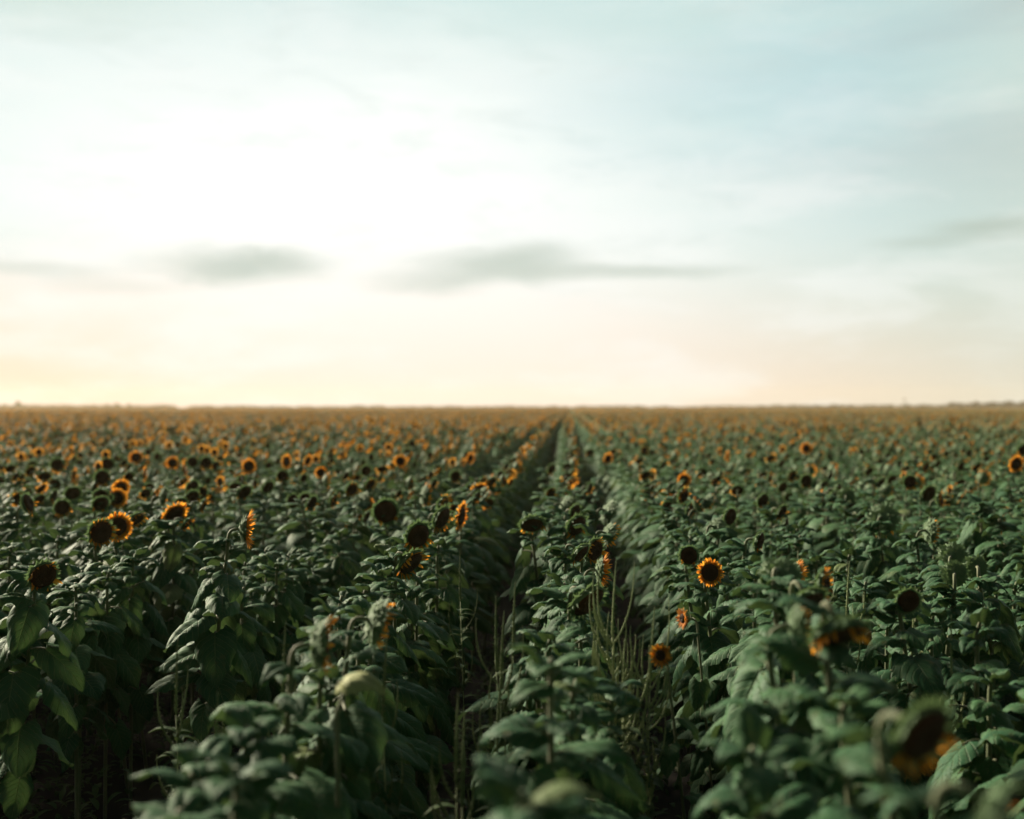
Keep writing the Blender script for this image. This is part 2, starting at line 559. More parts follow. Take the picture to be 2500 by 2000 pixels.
# hero heads: (u, v, depth or None, disc diameter px, kind, facing azimuth, tilt, optional look)
# azimuth 0 = to camera, 90 = picture right, 180 = away
HERO = [
    # row left of the middle one
    (942, 1250, None, 54, 'faded', 8, 5), (1040, 1210, None, 52, 'fresh', 112, 5), (1083, 1236, None, 56, 'ring', 66, 10),
    (1080, 1266, None, 56, 'faded', 60, 22), (1125, 1260, None, 50, 'fresh', 74, 8), (1021, 1309, None, 62, 'faded', 38, 15),
    (1003, 1375, None, 70, 'ring', 55, 38), (925, 1520, 4.4, 96, 'ring', 108, 18), (787, 1575, 3.9, 104, 'ring', 104, 5),
    (1060, 1180, None, 26, 'faded', 60, 20), (1148, 1190, None, 32, 'faded', 60, 25), (1165, 1212, None, 30, 'faded', 60, 25),
    (1178, 1175, None, 26, 'ring', 60, 25), (1112, 1163, 15, 32, 'faded', 30, 10), (1148, 1119, 22, 24, 'fresh', 50, 10),
    # middle row
    (1300, 1282, None, 54, 'faded', 10, 48), (1409, 1285, None, 54, 'faded', 42, 25), (1405, 1250, None, 36, 'faded', 50, 15),
    (1488, 1252, None, 50, 'bare', 112, 25), (1418, 1352, None, 52, 'faded', 60, 38), (1453, 1344, None, 54, 'ring', 45, 12),
    (1488, 1306, None, 48, 'ring', 112, 22), (1468, 1392, None, 48, 'cup', 97, 4), (1437, 1470, 5.4, 92, 'bare', 48, 40),
    (1345, 1204, None, 30, 'ring', 30, 20), (1385, 1198, None, 32, 'ring', 70, 20), (1425, 1210, None, 34, 'bare', 80, 30),
    (1480, 1178, None, 34, 'bare', 100, 25), (1440, 1192, None, 30, 'faded', 60, 15), (1347, 1145, 17, 28, 'faded', 40, 20),
    (1384, 1140, 18, 26, 'faded', 20, 40), (1392, 1108, 24, 22, 'faded', 30, 10), (1440, 1105, 24, 22, 'faded', 20, 30),
    (1484, 1120, 21, 24, 'fresh', 30, 10),
    # first row right of the middle
    (1682, 1357, None, 42, 'faded', 2, -2), (1733, 1398, None, 45, 'fresh', 6, -4), (1613, 1600, 5.0, 44, 'small', -30, -4),
    (1667, 1510, 5.6, 26, 'small', -70, 0), (1670, 1172, 13.5, 28, 'fresh', 10, 0), (1784, 1262, None, 40, 'bare', 40, 10),
    (1750, 1290, None, 42, 'bare', 130, 20), (1730, 1225, None, 40, 'ring', 110, 25), (1855, 1322, None, 44, 'faded', 60, 15),
    (1945, 1404, 5.6, 50, 'cup', 96, 0), (1903, 1408, 4.6, 84, 'bare', 158, 30), (2013, 1426, 4.6, 64, 'ring', 62, 0),
    (1975, 1468, 4.2, 80, 'faded', 30, 48), (1951, 1528, 3.5, 84, 'ring', 97, 0), (2050, 1548, 3.3, 128, 'ring', 25, 62),
    (2255, 1795, 2.2, 150, 'faded', 30, 22), (2440, 1980, 2.0, 150, 'faded', 60, 30),
    # rows further right
    (2218, 1468, None, 56, 'bare', 5, 12), (1969, 1175, None, 36, 'faded', 20, 5), (1934, 1162, None, 30, 'ring', 30, 20),
    (2222, 1177, 12.5, 36, 'faded', 4, 2), (2480, 1133, 14, 36, 'fresh', 20, 10), (2500, 1098, 16, 36, 'faded', 10, 30),
    (2155, 1268, None, 62, 'faded', 150, 15), (2273, 1296, None, 48, 'ring', 100, 5), (2065, 1212, None, 44, 'bare', 165, 10),
    (2150, 1178, 13, 32, 'bare', 40, 40), (2012, 1182, 14, 28, 'faded', 40, 40), (1880, 1165, 14, 26, 'ring', 60, 10),
    (2330, 1400, None, 52, 'bare', 160, 0), (2380, 1385, None, 50, 'bare', 175, 10), (2325, 1360, None, 60, 'bare', 150, 5),
    (1775, 1115, 20, 22, 'fresh', 60, 5), (2040, 1155, 15, 26, 'fresh', 85, 0), (1968, 1095, 22, 24, 'fresh', 10, 0),
    (2260, 1140, 16, 26, 'ring', 30, 20), (1573, 1100, 24, 24, 'ring', 20, 10), (1620, 1135, 18, 26, 'bare', 50, 30),
    # left of the picture
    (600, 1292, 6.6, 56, 'cup', 103, 3), (247, 1300, None, 58, 'ring', 42, 8), (287, 1286, None, 48, 'fresh', 30, 5),
    (334, 1268, None, 40, 'ring', 60, 42), (426, 1256, None, 48, 'fresh', 48, 30), (497, 1233, None, 40, 'ring', 88, 25),
    (457, 1279, None, 34, 'ring', 85, 35), (106, 1406, None, 66, 'ring', 40, 20), (152, 1240, 11.3, 44, 'faded', 25, 15),
    (246, 1231, None, 46, 'faded', 40, 30), (294, 1192, 12.4, 38, 'fresh', 40, 15), (250, 1166, 13.5, 40, 'faded', 10, 5),
    (178, 1205, 12.5, 44, 'bare', 30, 35), (262, 1133, 16, 36, 'bare', 10, 30), (140, 1135, 16, 36, 'faded', 15, 20),
    (332, 1117, 18, 28, 'fresh', 5, -20), (353, 1157, 15, 32, 'fresh', 97, 0), (421, 1130, 18, 26, 'fresh', 10, 5),
    (450, 1146, 16, 30, 'fresh', 95, -10), (470, 1128, 17, 30, 'bare', 10, 5), (503, 1130, 17, 32, 'faded', 20, 5),
    (607, 1138, 16, 30, 'fresh', 25, 5), (570, 1143, 17, 26, 'ring', 40, 30), (699, 1127, 17, 30, 'fresh', 60, 0),
    (690, 1162, 14.5, 32, 'faded', 10, 10), (751, 1125, 18, 26, 'fresh', 60, 20), (783, 1154, 15, 24, 'fresh', 8, 0),
    (597, 1203, 11.6, 44, 'faded', 48, 35), (655, 1190, 12.4, 38, 'bare', 50, 30), (762, 1228, None, 40, 'faded', 60, 25),
    (815, 1222, None, 38, 'ring', 74, 20), (742, 1168, 15, 26, 'bare', 50, 15), (860, 1195, None, 38, 'ring', 40, 20),
    (905, 1182, None, 34, 'ring', 50, 30), (977, 1126, 18, 26, 'fresh', 10, 0), (995, 1106, 21, 24, 'faded', 10, 0),
    (1005, 1083, 27, 20, 'bare', 0, 10), (590, 1172, 14.5, 28, 'faded', 60, 15), (180, 1160, 15, 30, 'fresh', 95, 10),
    (75, 1150, 16, 30, 'ring', 50, 25),
    # leafy tops close to the camera
    (1345, 1590, 3.5, 60, 'none', 0, -90), (1275, 1905, 2.3, 60, 'none', 0, -90), (575, 1850, 2.75, 60, 'none', 0, -90),
    (1840, 1800, 2.9, 60, 'none', 0, -90), (2060, 1690, 3.1, 60, 'none', 0, -90),
]

plants = []   # dicts
for h in HERO:
    u, v, D, px, kind, az, tilt = h
    if D is None: D = 0.78 * F / (v - 994)
    P = at(u, v, D)
    if D > 9.8: px *= 0.82
    R = max(0.035, min(0.105, px / 2 * D / F))
    f = facing(az, tilt)
    fh = Vector((f.x, f.y, 0))
    bx, by = P.x - fh.x * (0.09 + R * .5), P.y - fh.y * (0.09 + R * .5)
    k = near_row(bx)
    rx = row_x(k)
    x = bx + max(-0.28, min(0.28, rx - bx)) * 0.8
    if (u, v) == (1613, 1600): x = bx + 0.12
    if (u, v) == (1667, 1510): x = bx + 0.08
    plants.append(dict(root=Vector((x, by, 0)), head=P, f=f, R=R, kind=kind, row=k, hero=True, D=D, u=u, v=v))

EXCL = 0.17
by_row = {}
for p in plants: by_row.setdefault(p['row'], []).append(p['root'].y)


def filler_kind(r, D):
    x = r.random()
    if D < 9.6:
        return 'none'
    if D < 11:
        return 'none' if x < 0.62 else 'bud' if x < .66 else 'bare' if x < .78 else 'faded' if x < .90 else 'ring'
    return 'none' if x < 0.16 else 'bare' if x < .38 else 'faded' if x < .62 else 'ring' if x < .84 else 'fresh'


def make_filler(r, k, y):
    x = row_x(k) + r.gauss(0, 0.045)
    D = y
    H = r.gauss(1.49, 0.06) + {-3: -.05, -2: -.10, -1: .05, 1: .04, 2: -.05, 3: -.03}.get(k, 0)
    kind = filler_kind(r, D)
    if D < 3.2: H -= 0.08
    q = project((x, y, H + .05))
    if q and D < 12:
        for h in plants + [dict(u=862, v=1700, D=3.8, R=.09), dict(u=1520, v=1560, D=4.8, R=.06)]:          # shorter plants grow in front of the open flowers
            if h['D'] > D and abs(q[0] - h['u']) < 0.11 * F / D + 10:
                vmin = h['v'] + 1.15 * h['R'] * F / h['D']
                zmax = CAM_H - (vmin - 994) / F * D
                if H + .10 > zmax: H = max(1.12, zmax - .10); kind = 'none' if kind != 'none' and zmax < 1.5 else kind
    az = math.atan2(-0.32, 0.95) + r.gauss(0, 0.6)
    t = R_(r.gauss(24, 20))
    f = Vector((math.cos(az) * math.cos(t), math.sin(az) * math.cos(t), -math.sin(t)))
    R = r.uniform(.050, .070)
    if kind in ('none', 'bud'): f = Vector((f.x * .3, f.y * .3, 1)).normalized(); R = 0.03 if kind == 'none' else .045
    P = Vector((x + f.x * .12, y + f.y * .12, H + r.uniform(.04, .16)))
    if kind == 'none': P.z = H + .04
    return dict(root=Vector((x, y, 0)), head=P, f=f, R=R, kind=kind, row=k, hero=False, D=D)


NEAR_MAX = 400
cand = []; outside = []
fr = random.Random(99)
for k in range(-16, 14):
    y = 1.75 + fr.uniform(0, .25)
    ex = by_row.get(k, [])
    while y < 30:
        y += fr.gauss(0.285, 0.04)
        if any(abs(y - e) < EXCL for e in ex): continue
        p = make_filler(fr, k, y)
        if abs(p['root'].x) > 0.55 * y + 3.5: continue
        if abs(p['root'].x) < 0.30 and y < 2.35: continue
        pr = project((p['root'].x, p['root'].y, 1.3))
        # keep the view open over the furrow holding the tall seed spikes
        inside = pr and -110 < pr[0] < 2610 and pr[2] > 0.5
        # at the edges of the picture the nearest plants have failed: open dark ground between the rows
        if inside and k <= -2 and p['D'] < (7.5 if k == -2 else 6.8): continue
        if inside and k >= 3 and p['D'] < 5.2 and fr.random() < .85: continue
        if inside: cand.append(p)
        elif not (k <= -2 and p['D'] < 6.6): outside.append(p)
cand.sort(key=lambda p: p['D'])
n_fill = 300 - len(plants)
near = cand[:n_fill]; rest = cand[n_fill:] + outside
DCUT = near[-1]['D']
print("hero", len(plants), "fill", len(near), "cut depth", DCUT, 'rest', len(rest))
individuals = plants + near

# ------------------------------------------------------------------ labels
ORD = ['first', 'second', 'third', 'fourth', 'fifth', 'sixth', 'seventh', 'eighth', 'ninth', 'tenth', 'eleventh', 'twelfth', 'thirteenth',
       'fourteenth', 'fifteenth', 'sixteenth', 'seventeenth', 'eighteenth', 'nineteenth', 'twentieth']
TENS = {2: 'twenty', 3: 'thirty', 4: 'forty', 5: 'fifty', 6: 'sixty', 7: 'seventy'}


def ordinal(n):
    if n <= 20: return ORD[n - 1]
    if n % 10 == 0: return {30: 'thirtieth', 40: 'fortieth', 50: 'fiftieth', 60: 'sixtieth', 70: 'seventieth'}[n]
    return TENS[n // 10] + '-' + ORD[n % 10 - 1]


def row_phrase(k):
    if k == 0: return 'middle row'
    return '%s row %s of the middle' % (ordinal(abs(k)), 'right' if k > 0 else 'left')


LOOK = {
    'fresh': ['sunflower with yellow petalled head', 'sunflower with full orange petals'],
    'small': ['small yellow sunflower'],
    'cup': ['sunflower with forward curving orange petals', 'sunflower with cupped yellow petals'],
    'ring': ['sunflower with ragged orange petals', 'sunflower with shrivelled petals'],
    'faded': ['dark headed sunflower with few petals', 'nodding brown sunflower losing petals'],
    'bare': ['sunflower with bare dark seed head', 'petalless brown sunflower'],
    'bud': ['sunflower with closed green bud', 'budding green sunflower'],
    'none': ['leafy sunflower without a flower', 'flowerless leafy sunflower'],
}
SPECIAL = {
    (600, 1292): 'tall lone sunflower seen from the side, yellow petals facing right, above dark leaves',
    (1733, 1398): 'brightest full yellow sunflower facing straight forward beside a dark seed head',
    (1682, 1357): 'dark round seed head just behind the bright forward facing yellow sunflower',
    (1613, 1600): 'small yellow sunflower leaning into the dark furrow on a thin stem',
    (1667, 1510): 'tiny yellow sunflower turned left between the furrow flower and the bright one',
    (1437, 1470): 'sunflower with huge drooping dark seed head and green bracts above tall seed spikes',
    (1468, 1392): 'yellow fringed sunflower seen edge on just above the huge drooping seed head',
    (942, 1250): 'round dark sunflower head facing forward, leftmost of the cluster left of centre',
    (787, 1575): 'blurred sunflower turned right showing green back and orange fringe, beside pale curled leaf',
    (925, 1520): 'sunflower turned right with ragged orange fringe, below the drooping heads left of centre',
    (1003, 1375): 'drooping sunflower with orange lower fringe, lowest of the cluster left of centre',
    (1021, 1309): 'big dark disc sunflower with spiky green bracts in the cluster left of centre',
    (1300, 1282): 'flat oval dark sunflower head looking down, leftmost head of the middle row',
    (2255, 1795): 'very large blurred dark sunflower head in the bottom right corner',
    (2050, 1548): 'blurred sunflower bowed flat with long green back and dark underside',
    (1951, 1528): 'blurred sunflower seen as an upright orange strip on a pale stem',
    (1903, 1408): 'blurred sunflower turned away showing its green back on a pale stalk',
    (783, 1154): 'small round full yellow sunflower facing forward in the left mid field',
    (247, 1300): 'dark sunflower with orange rim, left one of an overlapping pair at left',
    (287, 1286): 'orange sunflower overlapping the darker one beside it at left',
    (1345, 1590): 'blurred leafy sunflower top in front of the huge drooping seed head',
    (1275, 1905): 'very blurred leafy sunflower top at the bottom centre edge of the picture',
    (575, 1850): 'blurred broad leaved sunflower at lower left in front of the pale seed spikes',
    (1840, 1800): 'blurred broad leaved sunflower low in the row under the upright orange strip',
    (2060, 1690): 'blurred leafy sunflower just left of the very large dark head',
    (106, 1406): 'shaded ragged sunflower with orange scraps near the left edge of the picture',
}
rows = {}
for p in individuals: rows.setdefault(p['row'], []).append(p)
for k, lst in rows.items():
    lst.sort(key=lambda p: p['root'].y)
    for i, p in enumerate(lst):
        if p['hero'] and (p['u'], p['v']) in SPECIAL:
            p['label'] = SPECIAL[(p['u'], p['v'])]
        else:
            p['label'] = '%s, %s plant in the %s' % (LOOK[p['kind']][i % len(LOOK[p['kind']])], ordinal(i + 1), row_phrase(k))

# ------------------------------------------------------------------ build the individual sunflowers
individuals.sort(key=lambda p: p['D'])
pr_ = random.Random(1234)
FOL = {}


def build_sunflower(p, idx):
    r = pr_
    root = bpy.data.objects.new("sunflower", None); link(root)
    root.empty_display_size = 0.1
    root.location = p['root']
    root['label'] = p['label']; root['category'] = 'sunflower'; root['group'] = 'sunflowers growing in rows'
    inv = Matrix.Translation(-p['root'])
    pts = stem_path(p['root'], p['head'], p['f'], p['R'])
    mb = MB()
    tube(mb, [inv @ q for q in pts], stem_radii(len(pts), 0.6 if p['kind'] == 'small' else 1.0), 7)
    obj("stem", mb.mesh("stem", [M['stem']]), root)
    tall = p['head'].z > 1.85 and p['kind'] != 'none'
    small = p['kind'] == 'small'
    lay = leaf_layout(r, pts, 0.45 if small else (0.75 if tall else 1.0), small=0.55 if small else (1.14 if p['D'] < 5.5 else 1.0), f=p['f'] if p['kind'] not in ('none', 'small') and p['D'] > 4.5 else None,
                      zmin=.62 if (p['row'] <= -2 or p['row'] >= 3) and p['D'] < 11 else .22)
    if p['kind'] == 'none':     # the tip of a plant without a flower is a tuft of small upright leaves
        a0 = r.uniform(0, 6.28)
        for q in range(5):
            lay.append(('TOP', r.randrange(100), Matrix.Translation(pts[-1] + Vector((0, 0, -.02 - .008 * q))) @ Matrix.Rotation(a0 + q * 2.4, 4, 'Z')
                        @ Matrix.Rotation(R_(32 - 9 * q + r.uniform(-8, 8)), 4, 'X') @ Matrix.Scale(r.uniform(.08, .12) + .012 * q, 4)))
    if p['D'] < 7.6:
        for (cl, i, m) in lay:
            lst = {'BIG': BIG, 'OLD': OLD, 'TOP': TOP}[cl]
            obj("leaf", ME[cl, i % len(lst)], root, inv @ m)
    else:
        fb = MB()
        for (cl, i, m) in lay:
            if m.translation.z < 0.5: continue
            src = (MID_BIG if cl != 'TOP' else MID_TOP) if p['D'] > 10.5 else {'BIG': BIG, 'OLD': OLD, 'TOP': TOP}[cl]
            fb.join(src[i % len(src)], inv @ m)
        obj("foliage", fb.mesh("foliage", [M['leaf'], M['stem']]), root)
    if p['kind'] != 'none':
        hm = inv @ head_matrix(p['head'], p['f'], p['R'], r.uniform(-0.35, 0.35))
        hd = HEADM[p['kind'], r.randrange(NVAR[p['kind']])]
        c = obj("flower_bud" if p['kind'] == 'bud' else "flower_head", hd['calyx'], root, hm)
        if hd['disc']: obj("seed_disc", hd['disc'], c)
        if p['kind'] == 'faded':
            for q in hd['singles']: obj("petal", q, c)
        elif hd['petals']: obj("petal_ring", hd['petals'], c)
    return root


for i, p in enumerate(individuals):
    build_sunflower(p, i)

# pale curled leaf left hanging on a withered plant
cr = random.Random(3)
wp = at(866, 1690, 3.7)
root = bpy.data.objects.new("withered_plant", None); link(root); root.location = (wp.x - .05, wp.y, 0)
root['label'] = 'withered stalk with one pale curled yellow green leaf among dark leaves'; root['category'] = 'plant'
mb = MB(); tube(mb, [(0, 0, 0), (0.01, 0, wp.z * .5), (0.0, 0, wp.z - .06), (0.02, 0, wp.z)], [.012, .01, .008, .005], 6)
obj("stem", mb.mesh("stem", [M['stem']]), root)
lm = leaf_mb(cr, 60, 30, 110, 18, 7, pet=.25, fold=.35, curl=.15)
o = obj("curled_leaf", lm.mesh("curled_leaf", [M['pale_leaf'], M['stem']]), root, Matrix.Translation((0.0, 0, wp.z + .01)) @ Matrix.Rotation(R_(-115), 4, 'Z') @ Matrix.Rotation(R_(25), 4, 'Y') @ Matrix.Diagonal((.13, .15, .17, 1)))
o['label'] = 'pale yellow green curled leaf'


# ------------------------------------------------------------------ weeds with tall seed spikes
def spike_mb(r, base, direction, L, bend, rad=0.006, step=0.009):
    mb = MB()
    p = Vector(base); d = Vector(direction).normalized(); pts = [p.copy()]; rads = [rad * .7]
    n = max(4, int(L / step))
    bv = Vector(bend)
    rows_ = []
    for i in range(n):
        t = i / n
        d = (d + bv * (1.0 / n)).normalized()
        p = p + d * (L / n); pts.append(p.copy()); rads.append(rad * (1.15 - 0.95 * t ** 2.5) * (0.82 + 0.36 * (i % 2)))
    tube(mb, pts, rads, 6)
    # small seed tufts all along
    for i in range(1, n):
        for _ in range(6):
            a = r.uniform(0, 6.28); q = pts[i]
            o_ = Vector((math.cos(a), math.sin(a), r.uniform(.2, .9))).normalized()
            s = rads[i] * r.uniform(1.8, 3.2)
            sd = o_.orthogonal().normalized() * s * .35
            mb.add([q - sd, q + sd, q + o_ * s], [(0, 1, 2)])
    return mb


def weed_leaf_mb(L=1.0):
    mb = MB(); vs = []; fs = []; uvs = []
    for i in range(5):
        t = i / 4; w = 0.2 * math.sin(math.pi * min(1, t * .9 + .08)); y = t; z = 0.35 * t - 0.6 * t * t
        vs += [(-w, y, z + .05 * (w > 0.1)), (0, y, z - .02), (w, y, z + .05 * (w > .1))]; uvs += [(0, t), (.5, t), (1, t)]
    for i in range(4):
        for j in range(2): fs.append((3 * i + j, 3 * i + j + 1, 3 * i + j + 4, 3 * i + j + 3))
    mb.add(vs, fs, uvs)
    return mb


WL = weed_leaf_mb()


def pigweed(x, y, H, n, label, spread=0.15, seed=0, dry=False, z0=0.0, lean=0.0):
    r = random.Random(seed)
    root = bpy.data.objects.new("pigweed_plant", None); link(root); root.location = (x, y, z0)
    root['label'] = label; root['category'] = 'weed'; root['group'] = 'seed spiked weeds in the furrows'
    mb = MB()
    top = Vector((r.uniform(-.06, .06), 0, max(H * .5, H - .30)))
    tube(mb, [(0, 0, 0), top * .5 + Vector((.01, 0, 0)), top], [.004, .003, .0025], 6)
    obj("stem", mb.mesh("stem", [M['weed']]), root)
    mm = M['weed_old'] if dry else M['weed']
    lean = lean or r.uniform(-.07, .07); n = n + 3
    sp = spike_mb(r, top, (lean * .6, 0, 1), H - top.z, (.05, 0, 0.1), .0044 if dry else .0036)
    obj("seed_spike", sp.mesh("seed_spike", [mm]), root)
    for i in range(n):
        zb = max(.1, H - r.uniform(.28, .85)); t = min(.98, zb / top.z); b = top * t
        a = math.pi * (i % 2) + r.gauss(0, .7)
        d = Vector((math.cos(a) * r.uniform(.5, 1.1), math.sin(a) * .6, .7))
        L = r.uniform(.14, .30) + .12 * (n > 10) * r.random()
        s = spike_mb(r, b, d, L, (-math.cos(a) * .7, -math.sin(a) * .4, 1.2), r.uniform(.0028, .0038))
        obj("seed_spike", s.mesh("seed_spike", [mm]), root)
    lb = MB()
    for i in range(44):
        b = top * (r.uniform(.2, .95) ** .8)
        m = Matrix.Translation(b) @ Matrix.Rotation(r.uniform(0, 6.28), 4, 'Z') @ Matrix.Rotation(R_(r.uniform(-10, 30)), 4, 'X') @ Matrix.Scale(r.uniform(.05, .11), 4)
        lb.join(WL, m)
    obj("foliage", lb.mesh("foliage", [M['weed_leaf']]), root)


def weed_at(u, vtop, D, n, label, seed, **kw):
    P = at(u, vtop, D)
    pigweed(P.x, P.y, P.z, n, label, seed=seed, **kw)


weed_at(1522, 1368, 5.15, 32, 'tall branching seed spike weed standing against the dark furrow right of centre', 1)
weed_at(1552, 1480, 5.05, 16, 'shorter curved seed spikes beside the tall branching weed', 2)
weed_at(1525, 1560, 5.0, 20, 'dense low cluster of seed spikes at the foot of the tall branching weed', 9)
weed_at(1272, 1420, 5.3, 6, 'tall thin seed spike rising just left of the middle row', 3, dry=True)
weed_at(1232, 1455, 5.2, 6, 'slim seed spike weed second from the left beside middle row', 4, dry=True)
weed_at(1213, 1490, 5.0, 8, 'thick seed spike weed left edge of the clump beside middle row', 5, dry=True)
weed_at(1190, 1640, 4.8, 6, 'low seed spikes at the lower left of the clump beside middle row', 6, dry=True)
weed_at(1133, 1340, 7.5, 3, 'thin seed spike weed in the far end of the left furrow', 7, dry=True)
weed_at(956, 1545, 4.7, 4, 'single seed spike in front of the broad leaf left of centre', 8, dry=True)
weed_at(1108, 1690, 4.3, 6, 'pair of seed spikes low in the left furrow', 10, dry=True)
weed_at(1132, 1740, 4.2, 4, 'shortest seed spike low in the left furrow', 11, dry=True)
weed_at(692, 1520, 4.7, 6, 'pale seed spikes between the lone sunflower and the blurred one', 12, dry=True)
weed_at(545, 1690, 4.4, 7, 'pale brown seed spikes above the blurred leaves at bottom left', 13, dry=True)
weed_at(2255, 1430, 5.6, 3, 'green seed spikes behind the dark head at right', 14)
weed_at(2290, 1500, 5.2, 6, 'shaded seed spikes below the dark head at right', 15)
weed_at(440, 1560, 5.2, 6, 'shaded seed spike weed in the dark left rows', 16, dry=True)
weed_at(2065, 1370, 6.4, 5, 'feathery green weed between rows right of the bright sunflower', 17)

# undergrowth on the furrow floor: nobody could count it
ug = MB(); ur = random.Random(77)
for k in range(-7, 7):
    xf = row_x(k) + PITCHX / 2
    y = 2.0
    while y < 13:
        y += ur.uniform(.025, .09)
        if abs(xf) > .42 * y + 1.0: continue
        cx = xf + ur.gauss(0, .16); h = ur.uniform(.05, .55)
        nl = ur.randrange(5, 11)
        for j in range(nl):
            m = Matrix.Translation((cx + ur.gauss(0, .02), y + ur.gauss(0, .02), h * j / nl)) @ Matrix.Rotation(ur.uniform(0, 6.28), 4, 'Z') @ Matrix.Rotation(R_(ur.uniform(-20, 50)), 4, 'X') @ Matrix.Scale(ur.uniform(.04, .11), 4)
            ug.join(WL, m)
o = obj("undergrowth", ug.mesh("undergrowth", [M['weed_leaf']]))
o['kind'] = 'stuff'; o['label'] = 'low dark weeds covering the furrow floor'; o['category'] = 'weeds'

# ------------------------------------------------------------------ ground
gm = MB()
xs = list(np.linspace(-14, 14, 113)); ys = list(np.linspace(-3, 40, 120))
xs = [-9000, -2000, -300, -60] + xs + [60, 300, 2000, 9000]; ys = [-9000, -500, -40] + ys + [120, 500, 2000, 9000]
gr = random.Random(2)
verts = []
for y in ys:
    for x in xs:
        z = 0.0
        if abs(x) < 15 and -4 < y < 41:
            z = 0.035 * math.cos(2 * math.pi * (x - ROW0) / PITCHX) + gr.uniform(-.012, .012) - .035
        else: z = -0.035
        verts.append((x, y, z))
W = len(xs)
gm.add(verts, [(j * W + i, j * W + i + 1, (j + 1) * W + i + 1, (j + 1) * W + i) for j in range(len(ys) - 1) for i in range(W - 1)])
o = obj("ground", gm.mesh("ground", [M['soil']])); o['kind'] = 'structure'; o['label'] = 'dark bare soil of the sunflower field'; o['category'] = 'ground'

# ------------------------------------------------------------------ the rest of the field: one object, instanced
MATS = [M['leaf_far'], M['stem'], M['bract'], M['disc'], M['petal']]
vr = random.Random(31)


def whole_plant(r, kind, lod):
    mb = MB()
    az = math.atan2(-0.22, 0.97) + r.gauss(0, 0.7 if lod == 1 else 1.3)
    t = R_(r.gauss(30, 24) if lod == 1 else r.gauss(12, 18))
    f = Vector((math.cos(az) * math.cos(t), math.sin(az) * math.cos(t), -math.sin(t)))
    R = r.uniform(.050, .068) if lod == 1 else r.uniform(.064, .080)
    H = (1.46 if lod == 1 else 1.50) + (r.gauss(0, .05))
    if kind == 'none': f = Vector((0.2, 0, 1)).normalized(); R = .035
    P = Vector((f.x * .12, f.y * .12, H + .10))
    pts = stem_path(Vector((0, 0, 0)), P, f, R)
    if lod == 1:
        t_ = MB(); tube(t_, pts, stem_radii(len(pts)), 4); mb.join(t_, mi=1)
    else:
        q = [pts[3], pts[8], pts[-1]]
        t_ = MB(); tube(t_, q, [.012] * 3, 3, cap=False); mb.join(t_, mi=1)
    for (cl, i, m) in leaf_layout(r, pts, 1.0 if lod == 1 else .75, zmin=.45 if lod == 1 else .7):
        src = (MID_BIG if cl != 'TOP' else MID_TOP) if lod == 1 else LOW_BIG
        o_ = len(mb.f)
        mb.join(src[i % len(src)], m if lod == 1 else m @ Matrix.Scale(1.15, 4))
    if kind != 'none':
        ps = head_parts(r, kind, lod)
        hm = head_matrix(P, f, R)
        mb.join(ps['calyx'], hm, mi=2); mb.join(ps['disc'], hm, mi=3)
        if 'petals' in ps: mb.join(ps['petals'], hm, mi=4)
    return mb


def lib_collection(name, mbs):
    col = bpy.data.collections.new(name)
    for i, b in enumerate(mbs):
        me = b.mesh("%s_%02d" % (name, i), MATS)
        col.objects.link(bpy.data.objects.new("%s_%02d" % (name, i), me))
    return col


kinds1 = ['none', 'none', 'none', 'none', 'bare', 'bare', 'faded', 'faded', 'faded', 'ring', 'cup', 'ring', 'ring', 'fresh', 'cup', 'fresh']
mid_mbs = [whole_plant(vr, k, 1) for k in kinds1]
kinds2 = ['none', 'bare', 'ring', 'ring', 'ring', 'fresh', 'fresh', 'fresh', 'fresh', 'faded', 'fresh', 'fresh']
low_mbs = [whole_plant(vr, k, 2) for k in kinds2]
# far patches of canopy, 4 rows x 3 m
patch_mbs = []
for s in range(5):
    pb = MB()
    for k in range(4):
        for j in range(9):
            x = (k - 1.5) * PITCHX + vr.gauss(0, .05); y = (j - 4) * .33 + vr.gauss(0, .06)
            zz = vr.gauss(0, .05)
            for q in range(7):
                src = LOW_BIG[vr.randrange(4)]
                m = Matrix.Translation((x, y, 1.36 - q * .09 + zz)) @ Matrix.Rotation(vr.uniform(0, 6.28), 4, 'Z') @ Matrix.Scale(.22 + .02 * q, 4)
                pb.join(src, m)
            if True:
                az = math.atan2(-0.50, 0.86) + vr.gauss(0, 1.2); t = R_(vr.gauss(8, 18))
                f = Vector((math.cos(az) * math.cos(t), math.sin(az) * math.cos(t), -math.sin(t)))
                kd = vr.choice(['ring', 'ring', 'faded', 'bare', 'fresh', 'fresh'])
                ps = head_parts(vr, kd, 2); hm = head_matrix(Vector((x, y, 1.60 + zz)), f, .080)
                pb.join(ps['calyx'], hm, mi=2); pb.join(ps['disc'], hm, mi=3)
                if 'petals' in ps: pb.join(ps['petals'], hm, mi=4)
    patch_mbs.append(pb)

